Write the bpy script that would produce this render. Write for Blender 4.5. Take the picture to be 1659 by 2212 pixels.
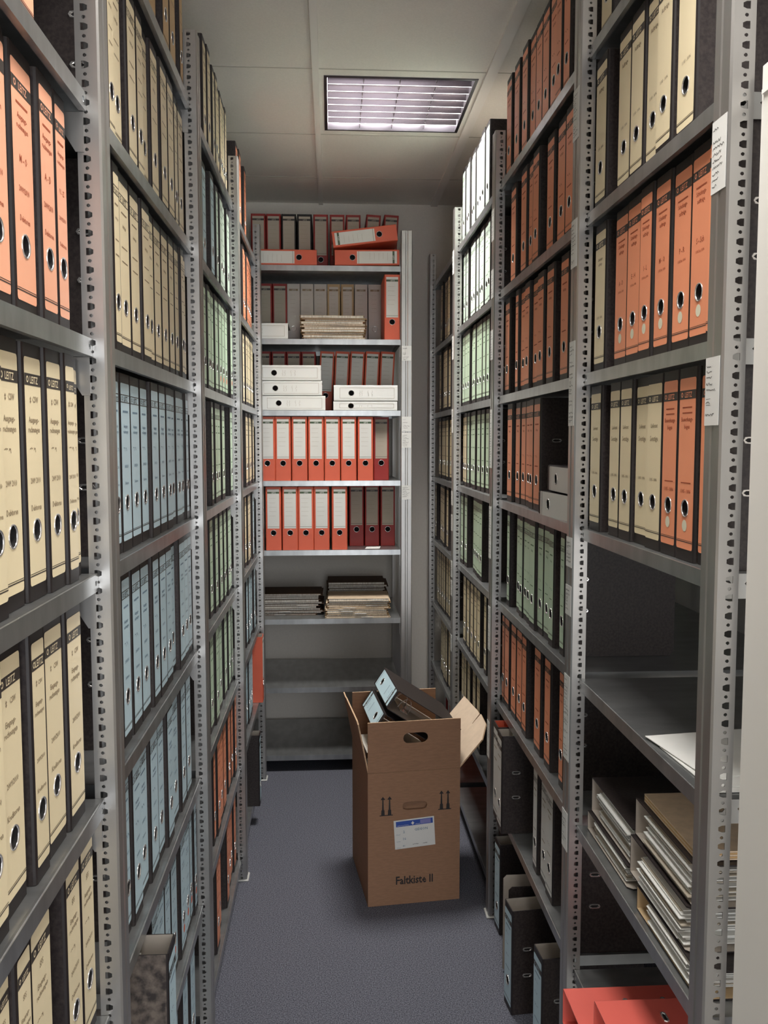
import bpy, bmesh, math, random
from mathutils import Matrix, Vector
random.seed(7)
PI = math.pi
for _o in list(bpy.data.objects): bpy.data.objects.remove(_o, do_unlink=True)
SC = bpy.context.scene
COL = SC.collection

# ------------------------------------------------------------------ camera, world, exposure, lamps
FL = 0.0            # floor height
EYE = 1.69          # eye height above the floor
cam_d = bpy.data.cameras.new('camera'); cam = bpy.data.objects.new('camera', cam_d); COL.objects.link(cam)
cam_d.sensor_fit = 'HORIZONTAL'; cam_d.sensor_width = 36.0; cam_d.lens = 36.0*1920.0/1659.0
cam.location = (0, 0, EYE); cam.rotation_euler = (PI/2-0.0799, 0.0004, -0.0598)
cam_d.clip_start = 0.02; SC.camera = cam
SC.view_settings.view_transform = 'Standard'; SC.view_settings.look = 'None'
SC.view_settings.gamma = 1.0; SC.view_settings.use_curve_mapping = False
SC.view_settings.exposure = 1.6
w = bpy.data.worlds.new('world'); SC.world = w; w.use_nodes = True
w.node_tree.nodes['Background'].inputs[0].default_value = (0.9, 0.93, 1.0, 1)
w.node_tree.nodes['Background'].inputs[1].default_value = 0.25
CEIL = EYE+1.32
LAMPS = [(0.265, 3.625, 42.0), (0.265, 1.10, 25.0), (0.265, -1.40, 32.0)]   # ceiling luminaires: x, y, watts
LAMP_COL = (1.0, 0.975, 0.93)
FILL_W = 22.0        # added cool fill light from an unseen opening behind the viewer
FILL_COL = (0.93, 0.96, 1.0)
# ------------------------------------------------------------------ materials
def S(r, g=None, b=None):
    f = lambda c: (c/255/12.92) if c/255 <= 0.04045 else ((c/255+0.055)/1.055)**2.4
    return (f(r), f(g), f(b), 1)
MATS = {}
def mat(name, col, rough=0.6, metal=0.0, noise=None, bump=None, spec=0.5, mixcol=None, stretch=(1,1,1), rnd=0.0):
    m = bpy.data.materials.new(name); m.use_nodes = True; nt = m.node_tree
    b = nt.nodes['Principled BSDF']; b.inputs['Roughness'].default_value = rough; b.inputs['Metallic'].default_value = metal
    b.inputs['Base Color'].default_value = col; b.inputs['Specular IOR Level'].default_value = spec
    tc = nt.nodes.new('ShaderNodeTexCoord'); mp = nt.nodes.new('ShaderNodeMapping'); mp.inputs['Scale'].default_value = stretch
    nt.links.new(tc.outputs['Object'], mp.inputs['Vector'])
    src = mp.outputs['Vector']
    if rnd is not None:
        oi = nt.nodes.new('ShaderNodeObjectInfo'); ad = nt.nodes.new('ShaderNodeVectorMath'); ad.operation = 'ADD'
        ml = nt.nodes.new('ShaderNodeMath'); ml.operation = 'MULTIPLY'; ml.inputs[1].default_value = 37.0
        nt.links.new(oi.outputs['Random'], ml.inputs[0]); nt.links.new(mp.outputs['Vector'], ad.inputs[0]); nt.links.new(ml.outputs[0], ad.inputs[1])
        src = ad.outputs[0]
    last = None
    if noise:
        sc, amt = noise
        n = nt.nodes.new('ShaderNodeTexNoise'); n.inputs['Scale'].default_value = sc; n.inputs['Detail'].default_value = 4
        nt.links.new(src, n.inputs['Vector'])
        r = nt.nodes.new('ShaderNodeMapRange'); r.inputs['From Min'].default_value = 0.35; r.inputs['From Max'].default_value = 0.65
        nt.links.new(n.outputs['Fac'], r.inputs['Value'])
        mx = nt.nodes.new('ShaderNodeMix'); mx.data_type = 'RGBA'
        c2 = mixcol if mixcol else tuple([c*(1-amt) for c in col[:3]])+(1,)
        nt.links.new(r.outputs['Result'], mx.inputs['Factor']); mx.inputs['A'].default_value = col; mx.inputs['B'].default_value = c2
        last = mx.outputs['Result']
    if rnd:
        oi = nt.nodes.new('ShaderNodeObjectInfo'); hs = nt.nodes.new('ShaderNodeHueSaturation')
        r2 = nt.nodes.new('ShaderNodeMapRange'); r2.inputs['To Min'].default_value = 1-rnd; r2.inputs['To Max'].default_value = 1+rnd*0.6
        nt.links.new(oi.outputs['Random'], r2.inputs['Value']); nt.links.new(r2.outputs['Result'], hs.inputs['Value'])
        if last: nt.links.new(last, hs.inputs['Color'])
        else: hs.inputs['Color'].default_value = col
        last = hs.outputs['Color']
    if last: nt.links.new(last, b.inputs['Base Color'])
    if bump:
        n = nt.nodes.new('ShaderNodeTexNoise'); n.inputs['Scale'].default_value = bump[0]; n.inputs['Detail'].default_value = 3
        nt.links.new(src, n.inputs['Vector'])
        bp = nt.nodes.new('ShaderNodeBump'); bp.inputs['Strength'].default_value = bump[1]; bp.inputs['Distance'].default_value = 0.002
        nt.links.new(n.outputs['Fac'], bp.inputs['Height']); nt.links.new(bp.outputs['Normal'], b.inputs['Normal'])
    MATS[name] = m
    return m
mat('zinc', S(186,184,181), 0.33, 0.82, noise=(14, 0.16), stretch=(1,1,0.25))
mat('zinc_shelf', S(176,178,178), 0.28, 0.80, noise=(9, 0.22), stretch=(3,1,1))
mat('black_board', S(42,36,36), 0.45, 0.0, noise=(170, 0.5), mixcol=S(60,53,51), spec=0.35)
mat('marbled_board', S(52,47,46), 0.5, 0.0, noise=(60, 0.5), mixcol=S(110,100,92), spec=0.3)
mat('black_spine', S(38,33,33), 0.45, spec=0.35)
mat('inside_grey', S(176,167,156), 0.8, noise=(30, 0.08))
mat('paper', S(232,228,218), 0.8, noise=(260, 0.30), stretch=(1,0.02,0.02), mixcol=S(190,184,172))
mat('sheet', S(226,226,222), 0.7, noise=(20, 0.05))
LABCOL = {'c': ('cream', S(242,226,188)), 'o': ('orange', S(246,158,118)), 'b': ('blue', S(200,226,236)), 'g': ('green', S(204,226,198)),
          'm': ('mint', S(206,224,208)), 'w': ('white', S(220,220,215)), 'p': ('orange_glare', S(244,176,142)), 't': ('tan', S(206,170,118))}  # p is orange paper with lamp glare put into its colour
for k, (n_, c_) in LABCOL.items(): mat('label_'+n_, c_, 0.42, noise=(6, 0.05), rnd=0.05)
mat('label_plain', S(224,223,218), 0.6, noise=(8, 0.06), rnd=0.06)
mat('label_old', S(186,176,160), 0.7, noise=(8, 0.06), rnd=0.06)
mat('ink', S(40,36,36), 0.6)
mat('ink_soft', S(146,128,102), 0.7)
mat('ink_blue', S(116,140,158), 0.7)
mat('ink_green', S(112,140,108), 0.7)
mat('ink_orange', S(160,76,46), 0.7)
mat('band', S(62,56,52), 0.5)
mat('band_green', S(70,88,64), 0.5)
mat('chrome', S(232,230,228), 0.18, 0.8)
mat('hole_shade', S(22,18,18), 0.8)  # near-black stand-in for the shade inside holes
mat('red_cover', S(216,98,70), 0.5, noise=(12, 0.06), rnd=0.06)
mat('dark_red_cover', S(150,34,28), 0.5, noise=(12, 0.08))
mat('red_film', S(224,104,92), 0.38, noise=(12, 0.05))
mat('grey_cover', S(206,200,192), 0.6, noise=(8, 0.05))
mat('tan_cover', S(196,170,132), 0.7, noise=(8, 0.08))
mat('white_cover', S(236,236,232), 0.35, noise=(5, 0.03))
mat('carpet', S(62,63,71), 0.95, noise=(260, 0.55), mixcol=S(116,117,127), bump=(300, 0.8), spec=0.1, rnd=None)
mat('ceiling_tile', S(240,235,227), 0.9, noise=(160, 0.05), bump=(300, 0.25), rnd=None)
mat('joint', S(190,184,174), 0.8, rnd=None)
mat('ceiling_bar', S(240,236,230), 0.6, rnd=None)
mat('wall_paint', S(226,220,211), 0.9, noise=(90, 0.04), bump=(200, 0.15), rnd=None)
mat('door_paint', S(232,230,224), 0.5, rnd=None)
mat('cardboard', S(158,120,93), 0.85, noise=(40, 0.14), stretch=(1,1,5), bump=(120, 0.12))
mat('cardboard_in', S(214,192,168), 0.85, noise=(40, 0.08))
mat('cardboard_edge', S(206,172,138), 0.9, noise=(200, 0.25))
mat('manila', S(206,168,118), 0.8, noise=(60, 0.15), rnd=0.15)
mat('manila_pale', S(226,202,172), 0.8, noise=(60, 0.12), rnd=0.12)
mat('brown_folder', S(92,66,46), 0.8, noise=(60, 0.2), rnd=0.25)
mat('louvre', S(92,84,88), 0.2, 0.9, rnd=None)
mat('lamp_mirror', S(90,86,92), 0.3, 0.9, rnd=None)
mat('lamp_frame', S(220,218,212), 0.4, rnd=None)
mat('plastic_foot', S(190,190,186), 0.5)
mat('sticker_blue', S(52,84,168), 0.5)
mat('sticker_violet', S(132,132,190), 0.5)
mat('dot_red', S(232,110,76), 0.6)
mat('dot_cream', S(226,222,198), 0.6)
M = MATS
# ------------------------------------------------------------------ mesh helpers
def quad(bm, p, mi=0):
    f = bm.faces.new([bm.verts.new(q) for q in p]); f.material_index = mi; return f
def box(bm, a, b, mi=0, mtx=None):
    x0,y0,z0 = a; x1,y1,z1 = b
    P = [Vector(p) for p in [(x0,y0,z0),(x1,y0,z0),(x1,y1,z0),(x0,y1,z0),(x0,y0,z1),(x1,y0,z1),(x1,y1,z1),(x0,y1,z1)]]
    if mtx: P = [mtx @ p for p in P]
    v = [bm.verts.new(p) for p in P]
    for f in [(0,3,2,1),(4,5,6,7),(0,1,5,4),(1,2,6,5),(2,3,7,6),(3,0,4,7)]:
        bm.faces.new([v[i] for i in f]).material_index = mi
def prism(bm, pts, z0, z1, mi=0, axis='z', mtx=None):
    def P(p, z):
        q = {'z': (p[0],p[1],z), 'y': (p[0],z,p[1]), 'x': (z,p[0],p[1])}[axis]
        return mtx @ Vector(q) if mtx else Vector(q)
    a = [bm.verts.new(P(p, z0)) for p in pts]; b = [bm.verts.new(P(p, z1)) for p in pts]
    n = len(pts)
    bm.faces.new(a[::-1]).material_index = mi; bm.faces.new(b).material_index = mi
    for i in range(n): bm.faces.new([a[i], a[(i+1)%n], b[(i+1)%n], b[i]]).material_index = mi
def holed(bm, x0, x1, z0, z1, cx, cz, rf, P, mi=0, n=16, wall=None):
    """rectangle with a hole of radius function rf(angle) about (cx,cz); P maps (x,z)->3D; wall: P for the far side of the hole"""
    angs = [2*PI*i/n for i in range(n)]
    cor = [math.atan2(z-cz, x-cx) % (2*PI) for x, z in ((x1,z1),(x0,z1),(x0,z0),(x1,z0))]
    step = 2*PI/n
    angs = [a for a in angs if all(abs((a-c+PI)%(2*PI)-PI) > step*0.35 for c in cor)] + cor
    angs.sort()
    inn, out, bak = [], [], []
    for a in angs:
        c, s = math.cos(a), math.sin(a); r = rf(a)
        inn.append(bm.verts.new(P(cx+r*c, cz+r*s)))
        t = min([(x1-cx)/c if c > 1e-9 else 1e9, (x0-cx)/c if c < -1e-9 else 1e9, (z1-cz)/s if s > 1e-9 else 1e9, (z0-cz)/s if s < -1e-9 else 1e9])
        out.append(bm.verts.new(P(cx+t*c, cz+t*s)))
        if wall: bak.append(bm.verts.new(wall(cx+r*c, cz+r*s)))
    k = len(angs)
    for i in range(k):
        j = (i+1)%k
        bm.faces.new([inn[i], out[i], out[j], inn[j]]).material_index = mi
        if wall: bm.faces.new([inn[i], inn[j], bak[j], bak[i]]).material_index = mi
def circ(r): return lambda a: r
def square(h): return lambda a: h/max(abs(math.cos(a)), abs(math.sin(a)))
def obround(a_, b_):
    def f(t):
        c, s = abs(math.cos(t)), abs(math.sin(t)); d = a_-b_
        if s > 1e-6 and b_/s*c <= d: return b_/s
        return d*c+math.sqrt(max(0, b_*b_-d*d*s*s))
    return f
def mesh(name, bm, mats, smooth=False):
    bmesh.ops.remove_doubles(bm, verts=bm.verts, dist=1e-6)
    bmesh.ops.recalc_face_normals(bm, faces=bm.faces)
    me = bpy.data.meshes.new(name); bm.to_mesh(me); bm.free()
    for m_ in mats: me.materials.append(M[m_])
    if smooth:
        for p in me.polygons: p.use_smooth = True
    return me
def ob(name, me, parent=None, loc=(0,0,0), rot=(0,0,0)):
    o = bpy.data.objects.new(name, me); COL.objects.link(o); o.parent = parent
    o.location = loc; o.rotation_euler = rot
    return o
def tag(o, label, cat, group=None):
    o['label'] = label; o['category'] = cat
    if group: o['group'] = group
    return o
def thing(name, label, cat, loc=(0,0,0), rot=(0,0,0), group=None):
    o = bpy.data.objects.new(name, None); COL.objects.link(o); o.location = loc; o.rotation_euler = rot
    o.empty_display_size = 0.05
    return tag(o, label, cat, group)
def struct(name, me, loc=(0,0,0)):
    o = ob(name, me, None, loc); o['kind'] = 'structure'; return o
_TX = {}
def text_geo(s):
    if s in _TX: return _TX[s]
    cu = bpy.data.curves.new('t', 'FONT'); cu.body = s; cu.size = 1.0; cu.align_x = 'CENTER'; cu.resolution_u = 1; cu.offset = 0.012 if s != 'Faltkiste II' else 0.022
    o = bpy.data.objects.new('t', cu); COL.objects.link(o)
    bpy.context.view_layer.update()
    me = bpy.data.meshes.new_from_object(o.evaluated_get(bpy.context.evaluated_depsgraph_get()))
    g = ([(v.co.x, v.co.y) for v in me.vertices], [tuple(p.vertices) for p in me.polygons])
    bpy.data.objects.remove(o, do_unlink=True); bpy.data.curves.remove(cu); bpy.data.meshes.remove(me)
    _TX[s] = g; return g
def add_text(bm, s, size, x, z, y, mi, sx=1.0, P=None, rot=0.0):
    vs, fs = text_geo(s)
    c, sn = math.cos(rot), math.sin(rot)
    P = P or (lambda a, b: (a, y, b))
    bv = [bm.verts.new(P(x+size*(a*sx*c-b*sn), z+size*(a*sx*sn+b*c))) for a, b in vs]
    for f in fs:
        try: bm.faces.new([bv[i] for i in f]).material_index = mi
        except ValueError: pass
def squiggle(bm, x0, x1, z, y, h, mi, rng, th=0.0009, P=None):
    """a handwritten word as a thin wavy stroke"""
    P = P or (lambda a, b: (a, y, b))
    n = max(4, int((x1-x0)/(h*0.45))); pts = [(x0+(x1-x0)*i/n, z+rng.uniform(-h, h)*0.5) for i in range(n+1)]
    for (a, b), (c, d) in zip(pts, pts[1:]):
        L = math.hypot(c-a, d-b); nx, nz = -(d-b)/L*th/2, (c-a)/L*th/2
        quad(bm, [P(a-nx, b-nz), P(c-nx, d-nz), P(c+nx, d+nz), P(a+nx, b+nz)], mi)
# ------------------------------------------------------------------ room shell
XL, XR, YB, YF = -1.05, 1.27, 5.09, -2.3
bm = bmesh.new(); box(bm, (XL-.1, YF-.1, -0.1), (XR+.1, YB+.1, 0)); struct('floor', mesh('floor', bm, ['carpet']))
bm = bmesh.new(); box(bm, (XL-.1, YB, 0), (XR+.1, YB+.1, CEIL)); struct('wall_back', mesh('wall_back', bm, ['wall_paint']))
DX0, DX1, DZ1 = .0, 1.2, 2.75   # unseen opening added for the fill light, placed to suit metal reflections
bm = bmesh.new(); box(bm, (XL-.1, YF-.1, 0), (DX0, YF, CEIL)); box(bm, (DX1, YF-.1, 0), (XR+.1, YF, CEIL)); box(bm, (DX0, YF-.1, DZ1), (DX1, YF, CEIL)); struct('wall_front', mesh('wall_front', bm, ['wall_paint']))
ld = bpy.data.lights.new('daylight_fill', 'AREA'); ld.shape = 'RECTANGLE'; ld.size = DX1-DX0; ld.size_y = DZ1; ld.energy = FILL_W; ld.color = FILL_COL
lo = bpy.data.objects.new('daylight_fill', ld); COL.objects.link(lo); lo.location = ((DX0+DX1)/2, YF-.05, DZ1/2); lo.rotation_euler = (PI/2, 0, 0)
bm = bmesh.new(); box(bm, (XL-.1, YF, 0), (XL, YB, CEIL)); struct('wall_left', mesh('wall_left', bm, ['wall_paint']))
bm = bmesh.new(); box(bm, (XR, YF, 0), (XR+.1, YB, CEIL)); struct('wall_right', mesh('wall_right', bm, ['wall_paint']))
LH = 0.283   # half size of a luminaire opening
bm = bmesh.new()
ys = [YF-.1]
for lx, ly, _p in sorted(LAMPS, key=lambda t: t[1]): ys += [ly-LH, ly+LH]
ys.append(YB+.1)
for i in range(len(ys)-1):
    if i % 2 == 0: box(bm, (XL-.1, ys[i], CEIL), (XR+.1, ys[i+1], CEIL+.02))
    else:
        box(bm, (XL-.1, ys[i], CEIL), (LAMPS[0][0]-LH, ys[i+1], CEIL+.02)); box(bm, (LAMPS[0][0]+LH, ys[i], CEIL), (XR+.1, ys[i+1], CEIL+.02))
struct('ceiling', mesh('ceiling', bm, ['ceiling_tile']))
tn = 1
for x, hw in ((-.678, .012), (-.047, .012), (.585, .019), (1.215, .012)):
    bm = bmesh.new(); box(bm, (x-hw, YF, CEIL-.010), (x+hw, YB, CEIL)); struct('trim_%d' % tn, mesh('ceiling_bar', bm, ['ceiling_bar'])); tn += 1
for y in (4.60, 3.965, 3.285, 2.65, 2.02, 1.42, .78, .15, -.48, -1.1, -1.72):
    for xa, xb in ((XL, -.690), (-.666, -.059), (-.035, .566), (.604, 1.203)):
        bm = bmesh.new(); box(bm, (xa, y-.003, CEIL-.0012), (xb, y+.003, CEIL)); struct('trim_%d' % tn, mesh('tile_joint', bm, ['joint'])); tn += 1
# open white door leaf beside the racks
def door():
    bm = bmesh.new()
    x0 = 0.583; zt = EYE+0.505
    box(bm, (x0+.014, .33, .008), (x0+.042, 1.195, zt-.018))
    box(bm, (x0+.002, .33, .008), (x0+.014, 1.212, zt))
    bmesh.ops.bevel(bm, geom=[e for e in bm.edges], offset=.0015, segments=1, affect='EDGES')
    o = struct('door_1', mesh('door_leaf', bm, ['door_paint']))
    bm = bmesh.new(); box(bm, (x0-.001, .335, zt-.040), (x0+.004, 1.206, zt-.034)); ob('door_groove', mesh('door_groove', bm, ['ceiling_bar']), o)
door()
# ------------------------------------------------------------------ ceiling luminaires with mirror louvres
def luminaire(x, y, power, label):
    t = thing('ceiling_light', label, 'ceiling light', (x, y, CEIL), group='square louvre ceiling lights')
    a = LH
    bm = bmesh.new()
    for (p, q) in (((-a,-a,-.003),(-a+.012,a,.10)), ((a-.012,-a,-.003),(a,a,.10)), ((-a+.012,-a,-.003),(a-.012,-a+.012,.10)), ((-a+.012,a-.012,-.003),(a-.012,a,.10)), ((-a,-a,.10),(a,a,.105))): box(bm, p, q)
    ob('housing', mesh('lamp_housing', bm, ['lamp_mirror']), t)
    n = 8; pitch = 2*(a-.012)/n
    bm = bmesh.new(); prism(bm, [(0, 0), (.017, .050), (-.017, .050)], -a+.014, a-.014, axis='x')
    # in 'x' axis prisms pts are (y,z)
    box(bm, (-a+.014, -.0008, -.0008), (a-.014, .0008, .0008), 1); blade = mesh('louvre_blade', bm, ['louvre', 'lamp_frame'])
    for i in range(1, n): ob('louvre_blade', blade, t, (0, -a+.012+i*pitch, .001))
    bm = bmesh.new(); prism(bm, [(-.001, .002), (.001, .002), (.005, .05), (-.005, .05)], -a+.014, a-.014, axis='y')
    rib = mesh('louvre_rib', bm, ['louvre'])
    for i in (1, 2, 3): ob('louvre_rib', rib, t, (-a+.012+i*(2*(a-.012)/4), 0, .003))
    ld = bpy.data.lights.new('lamp_tubes', 'AREA'); ld.shape = 'SQUARE'; ld.size = 2*a-.05; ld.energy = power; ld.color = LAMP_COL[:3]
    lo = bpy.data.objects.new('lamp_tubes', ld); COL.objects.link(lo); lo.parent = t; lo.location = (0, 0, .085)
luminaire(*LAMPS[0], 'square ceiling light with mirrored louvre over the middle of the aisle')
luminaire(*LAMPS[1], 'square ceiling light with mirrored louvre near the nearest racks')
luminaire(*LAMPS[2], 'square ceiling light with mirrored louvre behind the viewer')
# ------------------------------------------------------------------ metal racks
LV = {1: .857, 2: .500, 3: .150, 4: -.199, 5: -.548, 6: -.898, 7: -1.251, 8: -1.603}
LV = {k: v+EYE for k, v in LV.items()}
LV[0] = LV[1]+.352
PW, PD = .055, .034          # upright width and depth
PH = 2.709
def upright_mesh():
    bm = bmesh.new()
    prof = [(0,.003),(.003,0),(.021,0),(.024,.0016),(.031,.0016),(.034,0),(.052,0),(PW,.003)]
    for (a,b),(c,d) in zip(prof, prof[1:]): quad(bm, [(a,b,0),(c,d,0),(c,d,PH),(a,b,PH)])
    inn = [(.0016,.0046),(.0044,.0016+.0016),(PW-.0044,.0032),(PW-.0016,.0046)]
    for (a,b),(c,d) in zip(inn, inn[1:]): quad(bm, [(a,b,0),(c,d,0),(c,d,PH),(a,b,PH)])
    step = .0132; n = int(PH/step)
    for X, W in ((0, .0016), (PW, PW-.0016)):
        quad(bm, [(X,.003,0),(X,.009,0),(X,.009,PH),(X,.003,PH)])
        for i in range(n):
            z0 = i*step; z1 = z0+step if i < n-1 else PH
            big = i % 2 == 0
            holed(bm, .009, PD, z0, z1, .0205, z0+step/2, square(.0052) if big else circ(.0027), lambda y, z, X=X: (X, y, z), n=8, wall=(lambda y, z, W=W: (W, y, z)))
        quad(bm, [(X,PD,0),(W*1.0+(.006 if X == 0 else -.006),PD,0),(W+(.006 if X == 0 else -.006),PD,PH),(X,PD,PH)])
        quad(bm, [(X,.003,PH),(X,PD,PH),(W,PD,PH),(W,.003,PH)])
    quad(bm, [(0,.003,PH),(PW,.003,PH),(PW-.0016,.0046,PH),(.0016,.0046,PH)])
    return mesh('upright', bm, ['zinc'])
UP = upright_mesh()
def plain_upright_mesh():
    bm = bmesh.new()
    box(bm, (0,0,0), (PW,.0016,PH)); box(bm, (0,.0016,0), (.0016,PD,PH)); box(bm, (PW-.0016,.0016,0), (PW,PD,PH))
    return mesh('upright_plain', bm, ['zinc'])
UPR = plain_upright_mesh()
bm = bmesh.new(); box(bm, (-.006,-.006,0), (PW+.006,.045,.006)); bmesh.ops.bevel(bm, geom=bm.edges[:], offset=.002, segments=1, affect='EDGES'); FOOT = mesh('foot', bm, ['plastic_foot'])
bm = bmesh.new(); prism(bm, [(.0, 0), (.040, 0), (.034,-.020), (.012,-.056), (0,-.056)], -.0015, 0, axis='x'); BRK = mesh('bracket', bm, ['zinc'])
_SH = {}
def shelf_mesh(L, Dp, open_end=False):
    k = (round(L,3), round(Dp,3), open_end)
    if k in _SH: return _SH[k]
    bm = bmesh.new(); H = .026; t = .0014
    # local: x 0..L along the rack, y 0..Dp depth, top at z=0
    quad(bm, [(0,0,0),(L,0,0),(L,Dp,0),(0,Dp,0)]); quad(bm, [(t,t,-t),(L-t,t,-t),(L-t,Dp-t,-t),(t,Dp-t,-t)])
    for Y, W in ((0, t), (Dp, Dp-t)):
        for xa, xb in ((0,.04),(L-.04,L)):
            holed(bm, xa, xb, -H, 0, (xa+xb)/2-(.006 if xa == 0 else -.006), -H/2, obround(.0052,.0042), lambda x, z, Y=Y: (x,Y,z), n=10, wall=(lambda x, z, W=W: (x,W,z)))
        quad(bm, [(.04,Y,-H),(L-.04,Y,-H),(L-.04,Y,0),(.04,Y,0)])
        quad(bm, [(0,W,-H),(L,W,-H),(L,W,-t),(0,W,-t)])
        quad(bm, [(0,Y,-H),(L,Y,-H),(L,W+(.008 if Y == 0 else -.008),-H),(0,W+(.008 if Y == 0 else -.008),-H)])
    n = int(Dp/.04)
    for X, W in ((0, t), (L, L-t)):
        if not (open_end and X == L):
            quad(bm, [(X,0,-H),(X,Dp,-H),(X,Dp,0),(X,0,0)]); quad(bm, [(W,0,-H),(W,Dp,-H),(W,Dp,-t),(W,0,-t)]); continue
        for i in range(n):
            a = Dp*i/n; b = Dp*(i+1)/n
            holed(bm, a, b, -H-.012, 0, (a+b)/2, -H/2-.002, obround(.010,.0046), lambda y, z, X=X: (X,y,z), n=10, wall=(lambda y, z, W=W: (W,y,z)))
    # rolled front edge highlight
    prism(bm, [(0,-.0004),(.0022,.0006),(.006,.0002),(.006,-.001)], 0, L, axis='x')
    _SH[k] = mesh('shelf', bm, ['zinc_shelf']); return _SH[k]
def sticker_mesh(h, seed):
    rng = random.Random(seed); bm = bmesh.new(); wd = .047
    box(bm, (-wd/2, -.0006, -h), (wd/2, 0, 0))
    z = -.012
    while z < 0 and z > -h+.008:
        if rng.random() < .8: squiggle(bm, -wd/2+.004, -wd/2+.004+rng.uniform(.014,.036), z, -.0009, .0042, 1, rng, .0009)
        if rng.random() < .2: quad(bm, [(-.019,-.0009,z-.004),(-.004,-.0009,z-.004),(-.004,-.0009,z-.0034),(-.019,-.0009,z-.0034)], 1)
        z -= .0088
    return mesh('paper_label', bm, ['sheet', 'ink'])
BAYS = {  # side, previous upright y, this upright y, next bay label
 'L1': (-1, .40-.055, 1.35), 'L2': (-1, 1.35, 2.335), 'L3': (-1, 2.335, 3.325), 'L4': (-1, 3.325, 4.34),
 'R1': (1, 1.232, 1.985), 'R2': (1, 1.985, 3.005), 'R3': (1, 3.005, 3.98), 'R4': (1, 3.98, 4.965)}
RACKW = {'1': 'nearest', '2': 'second', '3': 'third', '4': 'farthest'}
DEP = .60
STK = {  # paper labels: on which upright (its far one, or 'n' for the near one): list of (z top, z bottom)
 'R0': [(.453,.352),(.120,.022)], 'R1': [(.779,.669),(.495,.389),(.225,.034),(-.222,-.291),(-.334,-.404),(-.546,-.748),(-.873,-.965)],
 'R2': [(.775,.672),(.577,.482),(.375,.275),(.107,-.093),(-.226,-.407),(-.576,-.730),(-.983,-1.113)],
 'R3': [(.843,.739),(.468,.363),(.142,.036),(-.228,-.292),(-.335,-.409),(-.548,-.622),(-.637,-.708),(-.890,-.966)]}
RACK = {}
def rack(key):
    side, yp, yc = BAYS[key]
    nm = RACKW[key[1]]; sd = 'left' if side < 0 else 'right'
    front = -.33 if side < 0 else .55
    t = thing('metal_rack', 'tall galvanized metal rack, %s one on the %s side of the aisle' % (nm, sd), 'shelving rack', (front, yc, 0), group='galvanized racks lining the aisle')
    RACK[key] = t
    th = PI/2 if side < 0 else -PI/2
    def at(x, y, z): return (x-front, y-yc, z)
    posts = [yc] + ([yp] if key in ('L1', 'R1') else [])
    for y in posts:
        oy = y if side < 0 else y+PW
        u = ob('upright', UP, t, at(front, oy, .006), (0,0,th))
        ob('foot', FOOT, u, (0,0,-.006))
        xr = front+side*(DEP+.04)
        ob('upright', UPR, t, at(xr, y+PW if side < 0 else y, .006), (0,0,-th))
    y0, y1 = yp+PW+.0008, yc-.0008
    L = y1-y0; sm = shelf_mesh(L, DEP, key == 'R1')
    rx = front+side*.020
    levels = [0,1,2,3,4,5,6,7,8]
    if key == 'R2': levels = [1,2,3,4,5,6,7]
    elif key[1] in '34' or key == 'L2': levels = [1,2,3,4,5,6,7,8]
    elif key == 'R1': levels = [1,2,3,4,5,6,7,8]
    for lv in levels:
        if lv == 0: continue
        z = LV[lv]
        s = ob('shelf', sm, t, at(rx, y0 if side < 0 else y1, z), (0,0,th))
        if side < 0: ob('bracket', BRK, s, (L-.0005, .004, -.027))
    for pk, yy in ((key, yc),) + ((('R0', yp),) if key == 'R1' else ()):
        for i, (za, zb) in enumerate(STK.get(pk, [])):
            ob('paper_label', sticker_mesh(za-zb, hash((pk[1], i)) % 1000 if False else ord(pk[1])*31+i), t, at(front-side*.0004, yy+PW/2+.001, za+EYE), (0,0,th))
for k in BAYS: rack(k)
# rack across the end of the aisle
def end_rack():
    yf = 4.449; xr = .405; x1 = xr-PW; L = .95; x0 = x1-L
    t = thing('metal_rack', 'galvanized metal rack standing across the end of the aisle', 'shelving rack', (xr, yf-.02, 0), group='galvanized racks lining the aisle')
    def at(x, y, z): return (x-xr, y-yf+.02, z)
    for x in (x1, x0-PW):
        u = ob('upright', UP, t, at(x, yf-.02, .006)); ob('foot', FOOT, u, (0,0,-.006))
        ob('upright', UPR, t, at(x+PW, yf+DEP+.02, .006), (0,0,PI))
    sm = shelf_mesh(L-.002, DEP)
    for lv in range(1, 9):
        s = ob('shelf', sm, t, at(x0+.001, yf, LV[lv]))
        ob('bracket', BRK, s, (L-.003, .004, -.027))
    for i, (za, zb) in enumerate([(.468,.395),(.120,.047),(.040,-.034),(-.222,-.294)]):
        ob('paper_label', sticker_mesh(za-zb, 77+i), t, at(x1+PW/2, yf-.0204, za+EYE))
end_rack()
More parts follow.
